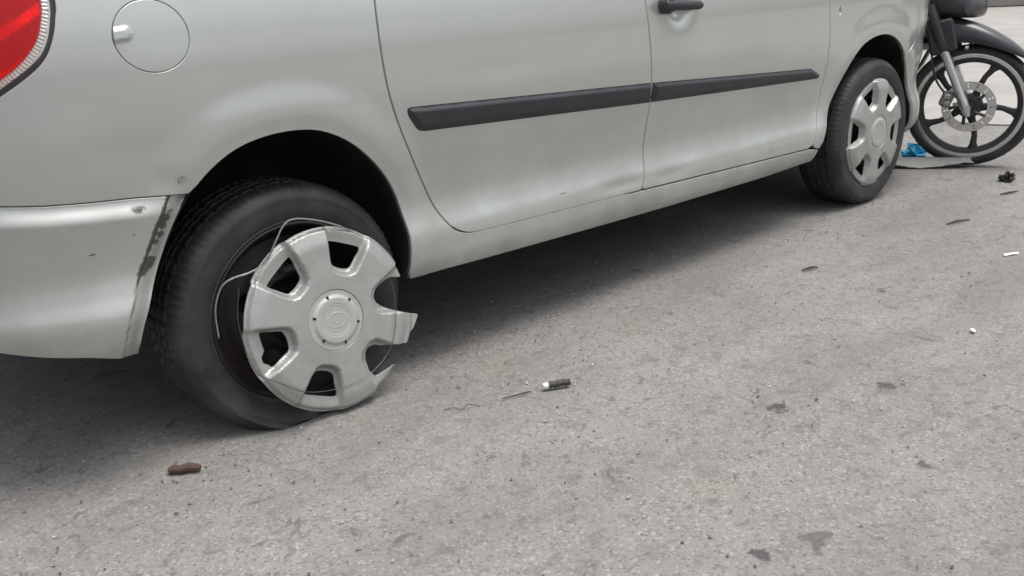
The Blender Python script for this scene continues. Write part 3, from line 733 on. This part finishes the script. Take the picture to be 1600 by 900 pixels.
# one sheet, gently uneven near the car
def ground():
    xs = np.concatenate([[-120, -40, -15, -6], np.arange(-3, 8.01, .05), [10, 14, 20, 40, 80, 150]])
    ys = np.concatenate([[-120, -40, -15, -6], np.arange(-3, 3.01, .05), [5, 8, 12, 20, 40, 80, 150]])
    X, Y = np.meshgrid(xs, ys); Z = np.zeros_like(X)
    near = np.exp(-((X-1)/4)**2-(Y/2.5)**2)
    for k in range(22):
        a = rng.uniform(0, 6.28); f_ = rng.uniform(2, 14); Z += rng.uniform(.0003, .0011)*np.sin((X*math.cos(a)+Y*math.sin(a))*f_+rng.uniform(0, 6.28))
    Z = Z*near-.003*near
    V = np.stack([X.ravel(), Y.ravel(), Z.ravel()], 1); nx = len(xs); F = []
    for j in range(len(ys)-1):
        for i in range(nx-1): a = j*nx+i; F.append((a, a+1, a+nx+1, a+nx))
    tag(mobj("road", V, F, ASPH), kind="structure")
ground()
# pale sheet beyond the motorcycle: overexposed far-ground brightness put into its colour
def bright_ground(name, col):
    m = mat(name, col, .9); t = NT(m); c = t.coord()
    f = t.noise(c, 1.2, 6, .65); g = t.noise(c, 60, 4, .6); st = t.n("ShaderNodeMapping"); st.inputs["Scale"].default_value = (.35, 2.2, 1); t.l(c, st.inputs[0])
    base = t.mix(t.ramp(f, (.3, 0.), (.7, 1.)), tuple(x*.82 for x in col), tuple(min(1, x*1.12) for x in col))
    base = t.mix(t.math('MULTIPLY', t.ramp(t.noise(st.outputs[0], 2.0, 4, .6), (.55, 0.), (.68, 1.)), .35), base, tuple(x*.6 for x in col))
    base = t.mix(t.math('MULTIPLY', t.ramp(g, (.5, 0.), (.75, 1.)), .3), base, tuple(x*.55 for x in col)); t.set("Base Color", base)
    t.set("Normal", t.bump(g, .3, .003)); return m
FARBRIGHT = bright_ground("bright_far_ground", (.36, .35, .325))
ed = []
yy = -30.
while yy < 60:
    ed.append((4.75+.10*math.sin(yy*1.3)+random.uniform(-.05, .05)-.12*yy*(abs(yy) < 6), yy)); yy += .18 if abs(yy) < 6 else 3
V = [(x, y, .005) for x, y in ed]+[(90, y, .005) for x, y in ed]; n = len(ed)
F = [(i, n+i, n+i+1, i+1) for i in range(n-1)]
tag(mobj("bright_pavement", V, F, FARBRIGHT, smooth=False), kind="structure")

# loose grit (nobody could count it)
def grit():
    V = []; F = []
    for k in range(2600):
        if k < 2100: x, y = rng.uniform(-1.0, 4.0), rng.uniform(-1.7, .35)
        else: x, y = rng.uniform(-.9, 2.4), rng.normal(-.05, .12)
        if -.45 < x < .35 and y > .0 and k % 3: continue
        s = min(rng.gamma(2.0, .00085)+.0007, .0034); a = rng.uniform(0, 6.28); el_ = rng.uniform(.6, 1.5)
        c = []
        for i in range(5):
            t = a+i*1.2566+rng.uniform(-.3, .3); c.append((x+s*el_*math.cos(t), y+s*math.sin(t), .0))
        b = len(V); V += c+[(q[0]*.5+x*.5+.1*s, q[1]*.5+y*.5, s*rng.uniform(.5, .95)) for q in c]
        F += [(b+i, b+(i+1) % 5, b+5+(i+1) % 5, b+5+i) for i in range(5)]+[tuple(b+5+i for i in range(5))]
    m = mat("grit", (.3, .3, .28), .9); t = NT(m); v = t.vor(t.coord(), 40, "Color"); sp_ = t.n("ShaderNodeSeparateColor"); t.l(v, sp_.inputs[0])
    t.set("Base Color", t.ramp(sp_.outputs[0], (.0, (.09, .088, .085)), (.35, (.17, .165, .155)), (.7, (.27, .26, .24)), (.93, (.42, .41, .39)), (1., (.62, .61, .58))))
    tag(mobj("loose_grit", V, F, m, smooth=False), "loose stone grit scattered over the asphalt around the car", "grit", kind="stuff")
grit()

# ------------------------------------------------------------------ motorcycle, own axes: X forward, Y left, Z up
mc = empty("motorcycle", (3.541, .018, 0), math.atan2(-.995, -.06))
tag(mc, "dark underbone motorcycle with alloy front wheel standing beyond the car's nose", "motorcycle")
STEER = math.atan2(-.95, .30)-math.atan2(-.995, -.06)
RS = Matrix.Rotation(STEER, 3, 'Z')
WR = .282
AX = Vector((0, 0, WR))
def steer(mb): mb.v = [tuple(RS @ Vector(v)) for v in mb.v]; return mb
def mwheel(parent, center, rotm, disc=True):
    wh = bpy.data.objects.new("front_wheel" if disc else "rear_wheel", None); link(wh, parent)
    wh.location = center; wh.rotation_euler = rotm.to_euler()
    n = 120; prof = [(.234, .024), (.237, .031), (.243, .035), (.254, .037), (.266, .032), (.275, .022), (.2795, .010)]
    prof = prof+[(.2805, 0)]+[(r, -y) for r, y in reversed(prof)]; k = len(prof); V = []; F = []
    for i in range(n):
        th = 2*math.pi*i/n
        for j, (r, y) in enumerate(prof):
            rr = r-(.003 if (4 <= j <= 10 and (i+j) % 4 == 0) else 0); z = max(rr*math.sin(th), -WR+.001); V.append((rr*math.cos(th), y, z))
    for i in range(n):
        for j in range(k-1): a, b = i*k+j, i*k+j+1; c_, d = ((i+1) % n)*k+j+1, ((i+1) % n)*k+j; F.append((a, b, c_, d))
    mobj("tyre", V, F, RUBBER, wh, auto=40)
    MB().lathe([(.241, .025), (.240, .031), (.237, .0325), (.2215, .031), (.2205, .026), (.2205, -.026), (.2215, -.031), (.237, -.0325), (.240, -.031), (.241, -.025)], 80).build("rim_edge", CHROME, wh)
    MB().lathe([(.2210, .0265), (.212, .0255), (.205, .022), (.198, .012), (.196, 0), (.198, -.012), (.205, -.022), (.212, -.0255), (.2210, -.0265)], 80).build("rim", SPOKEM, wh)
    MB().lathe([(0, .052), (.020, .052), (.024, .045), (.052, .030), (.056, .020), (.056, -.020), (.052, -.030), (.024, -.045), (.020, -.052), (0, -.052)], 32).build("hub", SPOKEM, wh)
    for q in range(5):
        a = R_(62)+q*2*math.pi/5; ca, sa = math.cos(a), math.sin(a); V = []; F = []
        for (r, hw, ht, bend) in ((.045, .020, .018, 0), (.09, .014, .014, .012), (.14, .012, .012, .014), (.18, .015, .012, .006), (.203, .026, .013, 0)):
            for (p, y) in ((-hw, -ht*.4), (-hw*.5, -ht), (hw*.5, -ht), (hw, -ht*.4), (hw, ht*.4), (hw*.5, ht), (-hw*.5, ht), (-hw, ht*.4)):
                pp = p+bend; V.append((r*ca-pp*sa, y, r*sa+pp*ca))
        for i in range(4):
            for j in range(8): F.append((i*8+j, i*8+(j+1) % 8, i*8+8+(j+1) % 8, i*8+8+j))
        mobj("spoke", V, F, SPOKEM, wh, auto=50)
    if disc:
        hol = [[(r*math.cos(a)+.0042*math.cos(t), r*math.sin(a)+.0042*math.sin(t)) for t in np.linspace(0, 6.283, 8, endpoint=False)] for a in np.linspace(0, 6.283, 15, endpoint=False) for r in (.092, .104)]
        hol.append([(.078*math.cos(t), .078*math.sin(t)) for t in np.linspace(0, 6.283, 40, endpoint=False)])
        V, F, N, _ = panel_geo([(.115*math.cos(t), .115*math.sin(t)) for t in np.linspace(0, 6.283, 60, endpoint=False)], hol, .009, lambda a, b, o: np.stack([a, -(.050+o), b], 1), .004, .0005, back=True)
        mobj("brake_disc", V, F, CHROME, wh, True, N)
        mb = MB()
        for q in range(5):
            a = q*2*math.pi/5+.5; mb.tube([(.035*math.cos(a), -.046, .035*math.sin(a)), (.084*math.cos(a+.25), -.049, .084*math.sin(a+.25))], .008, 6)
        mb.lathe([(.02, .046), (.04, .052), (.044, .046), (.044, .04)], 30); mb.build("disc_carrier", SPOKEM, wh)
    return wh
mwheel(mc, AX, RS)
# fork (rake about 26 degrees), mudguard, caliper
rk = Vector((-math.sin(R_(23)), 0, math.cos(R_(23))))
def fork(side):
    b = AX+Vector((-.012, side*.078, -.004)); mb = MB()
    pts = [b+rk*s for s in (-.04, -.01, .02, .05, .14, .27, .30)]
    mb.tube(pts, [.010, .021, .022, .021, .020, .021, .019], 14); steer(mb).build("fork_slider", CHROME, mc)
    mb = MB().tube([b+rk*s for s in (.28, .34, .44)], [.017, .0155, .0155], 12); steer(mb).build("fork_tube", CHROME, mc)
    mb = MB().tube([b+rk*s for s in (.285, .30, .34, .42, .50)], [.026, .029, .030, .033, .034], 12); steer(mb).build("fork_cover", BIKEBLK, mc)
fork(-1); fork(1)
mb = MB().tube([AX+Vector((0, -.10, 0)), AX+Vector((0, .10, 0))], .008, 10); mb.tube([AX+Vector((0, -.107, 0)), AX+Vector((0, -.094, 0))], .014, 6); steer(mb).build("axle", CHROME, mc)
mb = MB(); cc = AX+Vector((-.095, -.062, .035))
mb.box(cc, (.052, .040, .072), Matrix.Rotation(R_(20), 3, 'Y'), .010).box(cc+Vector((.004, -.024, .014)), (.034, .016, .026), None, .006).box(cc+Vector((.004, -.024, -.018)), (.034, .016, .026), None, .006)
mb.tube([cc+Vector((.03, -.006, .035)), cc+Vector((.06, -.01, .03))], .009, 8).tube([cc+Vector((.03, -.006, -.025)), cc+Vector((.07, -.01, -.02))], .009, 8)
steer(mb).build("brake_caliper", ALLOYG, mc)
hose = catmull([cc+Vector((-.01, -.01, .03)), cc+Vector((-.05, -.02, .09)), cc+Vector((-.075, -.02, .18)), cc+Vector((-.09, -.01, .30)), cc+Vector((-.13, .01, .45))], 6)
steer(MB().tube(hose, .005, 8)).build("brake_hose", BIKEBLK, mc)
cab = catmull([(-.02, .075, .30), (-.08, .09, .40), (-.14, .07, .52), (-.18, .03, .66)], 6)
steer(MB().tube(cab, .004, 8)).build("speedometer_cable", BIKEBLK, mc)
# front mudguard: swept shell over the wheel with side skirts and a long pointed nose
def guard():
    upc = catmull([(-.185, .668), (-.10, .676), (-.03, .660), (.04, .632), (.11, .592), (.170, .549), (.226, .496)], 4)
    lo_ = catmull([(-.170, .560), (-.10, .570), (-.03, .572), (.04, .560), (.11, .538), (.166, .514), (.222, .488)], 4)
    V = []; F = []; n = 13
    for i, ((x0, z0), (x1, z1)) in enumerate(zip(upc, lo_)):
        t = i/(len(upc)-1); wd = .082*(1-max(0, (t-.35)/.65)**2.0*.80)
        for j in range(n):
            a = math.pi*j/(n-1); k = math.sin(a)**.75
            V.append((x1+(x0-x1)*k, wd*math.copysign(abs(math.cos(a))**.6, math.cos(a)), z1+(z0-z1)*k))
    for i in range(len(upc)-1):
        for j in range(n-1): F.append((i*n+j, (i+1)*n+j, (i+1)*n+j+1, i*n+j+1))
    F.append(tuple(range((len(upc)-1)*n, len(upc)*n)))
    o = mobj("front_mudguard", [RS @ Vector(v) for v in V], F, BIKEBLK, mc)
    md = o.modifiers.new("thick", 'SOLIDIFY'); md.thickness = .004; md.offset = -1
guard()
for s in (-1, 1):
    mb = MB().box((-.138, s*.088, .600), (.118, .022, .150), Matrix.Rotation(R_(-14), 3, 'Y'), .012); steer(mb).build("mudguard_skirt", BIKEBLK, mc)
    mb = MB().tube([(-.035, s*.085, .552), (-.022, s*.086, .551)], .009, 8); steer(mb).build("mudguard_bolt", CHROME, mc)
mb = MB().box((-.275, 0, .655), (.07, .21, .26), Matrix.Rotation(R_(-18), 3, 'Y'), .025); mb.build("inner_fender", BIKEBLK, mc)
def loft(name, secs, m, parent, n=20, auto=50):
    """secs: (centre, half width Y, half height, power) along the bike"""
    V = []; F = []
    for (c, hw, hh, tilt) in secs:
        for k in range(n):
            t = 2*math.pi*k/n; cy = math.copysign(abs(math.cos(t))**.7, math.cos(t)); cz = math.copysign(abs(math.sin(t))**.7, math.sin(t))
            V.append((c[0]+tilt*hh*cz, c[1]+hw*cy, c[2]+hh*cz))
    for i in range(len(secs)-1):
        for k in range(n): F.append((i*n+k, i*n+(k+1) % n, (i+1)*n+(k+1) % n, (i+1)*n+k))
    F += [tuple(range(n-1, -1, -1)), tuple(range(len(V)-n, len(V)))]
    return mobj(name, V, F, m, parent, auto=auto)
# front cowl above the wheel, leg shield, headlight nacelle, bars
loft("front_cowl", [((-.000, 0, .725), .06, .035, -.2), ((-.020, 0, .742), .11, .065, -.2), ((-.10, 0, .765), .14, .090, -.2), ((-.20, 0, .765), .14, .12, -.2), ((-.27, 0, .72), .11, .17, -.2)], BIKEBLK, mc)
def legshield(s):
    V = []; F = []
    rows = ((-.17, .80, .03, .10), (-.19, .70, .05, .16), (-.235, .58, .07, .19), (-.30, .46, .08, .20), (-.38, .35, .09, .19), (-.46, .27, .11, .17))
    for (x, z, y0, y1) in rows:
        for q in range(5):
            t = q/4; V.append((x-.07*t*t, s*(y0+(y1-y0)*t), z-.02*t))
    for i in range(len(rows)-1):
        for q in range(4): F.append((i*5+q, i*5+q+1, i*5+q+6, i*5+q+5))
    o = mobj("leg_shield", V, F, BIKEBLK, mc); md = o.modifiers.new("thick", 'SOLIDIFY'); md.thickness = .006
legshield(1); legshield(-1)
loft("handlebar_cowl", [((-.16, 0, .93), .06, .05, 0), ((-.20, 0, .95), .13, .085, 0), ((-.27, 0, .96), .14, .08, 0), ((-.33, 0, .97), .08, .05, 0)], BIKEBLK, mc)
hlm = MB().lathe([(0, .0), (.05, -.004), (.068, -.014), (.072, -.03)], 28, M=Matrix.Translation((-.145, 0, .94)) @ Matrix.Rotation(R_(90), 4, 'Z') @ Matrix.Scale(1, 4)); hlm.build("headlamp", CLEARREF, mc)
mb = MB()
for s in (-1, 1): mb.tube(catmull([(-.27, 0, .95), (-.28, s*.12, .96), (-.31, s*.24, .97), (-.36, s*.34, .96)], 4), .011, 8)
mb.build("handlebar", CHROME, mc)
for s in (-1, 1): MB().tube([(-.325, s*.25, .970), (-.365, s*.345, .962)], .017, 10).build("grip", SEATM, mc)
MB().tube(catmull([(-.20, 0, .78), (-.26, 0, .62), (-.40, 0, .46), (-.62, 0, .42), (-.90, 0, .56), (-1.25, 0, .66)], 5), .032, 10).build("frame_tube", BIKEBLK, mc)
loft("engine", [((-.42, 0, .27), .055, .06, 0), ((-.50, 0, .27), .075, .08, 0), ((-.62, 0, .28), .13, .10, 0), ((-.75, 0, .29), .13, .10, 0), ((-.82, 0, .29), .08, .07, 0)], ALLOYG, mc)
loft("side_cover", [((-.50, 0, .52), .07, .07, 0), ((-.70, 0, .55), .11, .11, 0), ((-.95, 0, .60), .12, .11, 0), ((-1.25, 0, .68), .09, .07, 0), ((-1.45, 0, .74), .04, .03, 0)], BIKEBLK, mc)
loft("seat", [((-.55, 0, .70), .07, .03, 0), ((-.68, 0, .735), .11, .04, 0), ((-.90, 0, .755), .13, .04, 0), ((-1.15, 0, .785), .125, .04, 0), ((-1.34, 0, .80), .08, .03, 0)], SEATM, mc)
mwheel(mc, Vector((-1.235, 0, WR)), Matrix.Identity(3), False)
for s in (-1, 1):
    MB().tube([(-.80, s*.075, .31), (-1.235, s*.075, WR)], .016, 8).build("swing_arm", BIKEBLK, mc)
    MB().tube([(-1.20, s*.09, .30), (-1.12, s*.10, .62)], [.022, .026], 10).build("shock_absorber", CHROME, mc)
MB().tube(catmull([(-.48, -.05, .22), (-.62, -.11, .16), (-.90, -.15, .20), (-1.35, -.16, .30)], 5), [.016]*6+[.02]*4+[.038]*6, 12).build("exhaust", CHROME, mc)
MB().tube([(-.60, .08, .17), (-.66, .16, .08), (-.70, .24, .003)], .009, 8).build("side_stand", BIKEBLK, mc)
loft("tail_lamp", [((-1.44, 0, .75), .05, .03, 0), ((-1.49, 0, .755), .04, .022, 0)], REDREF, mc)

# ------------------------------------------------------------------ debris on the road
def shard(name, loc, outline, h, m, rz=0, curl=0., label=None, cat=None, group=None, tilt=0., thick=.003, lift=0.):
    """a broken piece of plastic sheet: outline in metres, arched by h, ragged edge"""
    P = resample(outline, .012); P = P+rng.normal(0, .0012, P.shape)
    lo, hi = P.min(0), P.max(0)
    def mp(a, b, o):
        s = (a-lo[0])/(hi[0]-lo[0]); q = (b-lo[1])/(hi[1]-lo[1])
        z = h*np.sin(np.clip(q, 0, 1)*math.pi)*(.6+.4*np.sin(s*math.pi))+curl*(s-.5)**2*4+tilt*s
        return np.stack([a, b, z+o+thick+lift], 1)
    V, F, N, _ = panel_geo([tuple(p) for p in P], [], .010, mp, thick, .0006, back=True)
    o = mobj(name, V, F, m, None, True, N); o.location = loc; o.rotation_euler = (0, 0, rz)
    return tag(o, label, cat, group)
GREYPL = rough_mat("grey_plastic_shard", (.27, .268, .255), .55, .25, 30, dust=(.17, .165, .15), dustamt=.6)
BLUEPL = rough_mat("blue_plastic_film", (.05, .40, .68), .35, .25, 30)
BLKPL = rough_mat("black_plastic_piece", (.018, .018, .019), .5, .3, 30, bump=.3, bscale=200, dust=(.12, .11, .10), dustamt=.4)
WHITEP = rough_mat("white_plastic", (.78, .78, .75), .4, .05, 30)
RUSTP = rough_mat("rusty_brown", (.085, .055, .042), .8, .4, 90, bump=.5, bscale=260)
TWIG = rough_mat("dry_twig", (.05, .045, .04), .85, .3, 80)
shard("fairing_fragment", (3.43, .135, .0), [(-.17, -.060), (-.05, -.066), (.06, -.055), (.15, -.045), (.185, -.052), (.172, -.02), (.195, .0), (.12, .022), (.05, .058), (-.07, .05), (-.17, .066), (-.19, .01)], .040, GREYPL, R_(-58), .018, "light grey broken fairing fragment lying under the motorcycle's front wheel", "debris")
def crumple(name, loc, r, m, label, cat, sq=.5, seed=1, n=14):
    g = np.random.default_rng(seed); V = []; F = []
    for i in range(n+1):
        ph = math.pi*i/n
        for j in range(2*n):
            th = math.pi*j/n; k = r*(1+.35*math.sin(3*th+2*ph+seed)+.25*math.sin(5*th-4*ph)+g.uniform(-.22, .22))*.75
            V.append((k*math.sin(ph)*math.cos(th)*1.3, k*math.sin(ph)*math.sin(th), max(0, k*sq*(math.cos(ph)+.75))))
    for i in range(n):
        for j in range(2*n): F.append((i*2*n+j, i*2*n+(j+1) % (2*n), (i+1)*2*n+(j+1) % (2*n), (i+1)*2*n+j))
    o = mobj(name, V, F, m, None, False); o.location = loc; return tag(o, label, cat)
crumple("plastic_wrapper", (3.60, .285, .002), .062, BLUEPL, "crumpled blue plastic wrapper beside the motorcycle's front tyre", "wrapper", .55, 3)
crumple("plastic_clump", (3.297, -.272, .0), .036, BLKPL, "jagged black plastic clump lying right of the grey fairing fragment", "debris", .6, 5, 9)
# stub of black hose with a white end
st = empty("hose_stub", (.458, -.305, .0098), R_(-25))
tag(st, "short black ribbed hose stub with a round white end on the asphalt", "debris")
mb = MB().tube([(i*.0048-.010, 0, .001*math.sin(i)) for i in range(13)], [.0070 if i % 2 else .0086 for i in range(13)], 12); mb.build("stub_body", BLKPL, st)
MB().lathe([(0, .022), (.005, .0215), (.0075, .019), (.0085, .011), (.008, .008)], 18, M=Matrix.Rotation(R_(-90), 4, 'Z')).build("white_end", WHITEP, st)
tag(MB().tube([(.338, -.262, .003), (.365, -.275, .005), (.395, -.281, .004), (.410, -.284, .003)], [.0015, .002, .0022, .0012], 6).build("thin_twig", TWIG), "thin dark twig lying left of the black hose stub", "twig")
rp_ = MB().tube([(-.034, 0, .008), (-.022, .003, .010), (-.008, -.002, .009), (.006, .002, .011), (.020, 0, .010), (.032, -.002, .008)], [.006, .0095, .0085, .010, .0085, .006], 9).build("rusty_lump", RUSTP)
rp_.location = (-.341, -.024, 0); rp_.rotation_euler = (0, 0, R_(-33)); tag(rp_, "small rusty brown lump on the asphalt near the flat tyre", "debris")
for pts, nm, lb, r in (([(2.44, -.385, .004), (2.49, -.40, .008), (2.545, -.425, .005)], "dark_stick", "dark thin stick lying on the road below the black plastic clump", .0045),
                       ([(1.63, -.275, .004), (1.66, -.287, .008), (1.69, -.295, .004)], "bark_flake", "small dark bark flake in the open below the front door", .005),
                       (catmull([(.205, -.205, .003), (.225, -.222, .007), (.232, -.240, .005), (.255, -.235, .009), (.275, -.255, .003)], 4), "curled_twig", "reddish curled twig below and right of the broken wheel cover", .0010),
                       ([(3.02, -.35, .003), (3.06, -.37, .006), (3.11, -.385, .004)], "plastic_sliver", "dark sliver lying between the stick and the black clump", .005)):
    tag(MB().tube(pts, [r*.5]+[r]*(len(pts)-2)+[r*.5], 6).build(nm, RUSTP if nm == "curled_twig" else TWIG), lb, "twig" if "twig" in nm or "stick" in nm else "debris")
shard("white_chip", (1.446, -.889, 0), [(-.010, -.006), (.006, -.008), (.012, .002), (.002, .009), (-.009, .005)], .004, WHITEP, .4, 0, "tiny white chip lying alone on the open asphalt", "debris")
shard("pale_chip", (2.20, -.70, 0), [(-.03, -.006), (.02, -.008), (.034, .003), (.0, .007), (-.026, .005)], .003, WHITEP, -.5, 0, "long pale chip at the right edge of the road", "debris")

# ------------------------------------------------------------------ far wall
wl = empty("boundary_wall", (18.9, 5.9, 0), R_(-62))
tag(wl, "dark rendered boundary wall with pale piers far behind the motorcycle", "wall")
WALLM = rough_mat("dark_render", (.060, .062, .066), .85, .35, 1.2); PIERM = rough_mat("pale_render", (.62, .61, .58), .85, .12, 2.0)
for k in range(-6, 7):
    MB().box((k*2.6, 0, 1.05), (2.05, .22, 2.1), None, .02).build("wall_panel", WALLM, wl)
    MB().box((k*2.6+1.3, 0, 1.2), (.54, .34, 2.4), None, .02).build("pier", PIERM, wl)
MB().box((0, -.30, .09), (34, .34, .18), None, .03).build("plinth", rough_mat("grey_plinth", (.26, .25, .235), .9, .2, 2), wl)
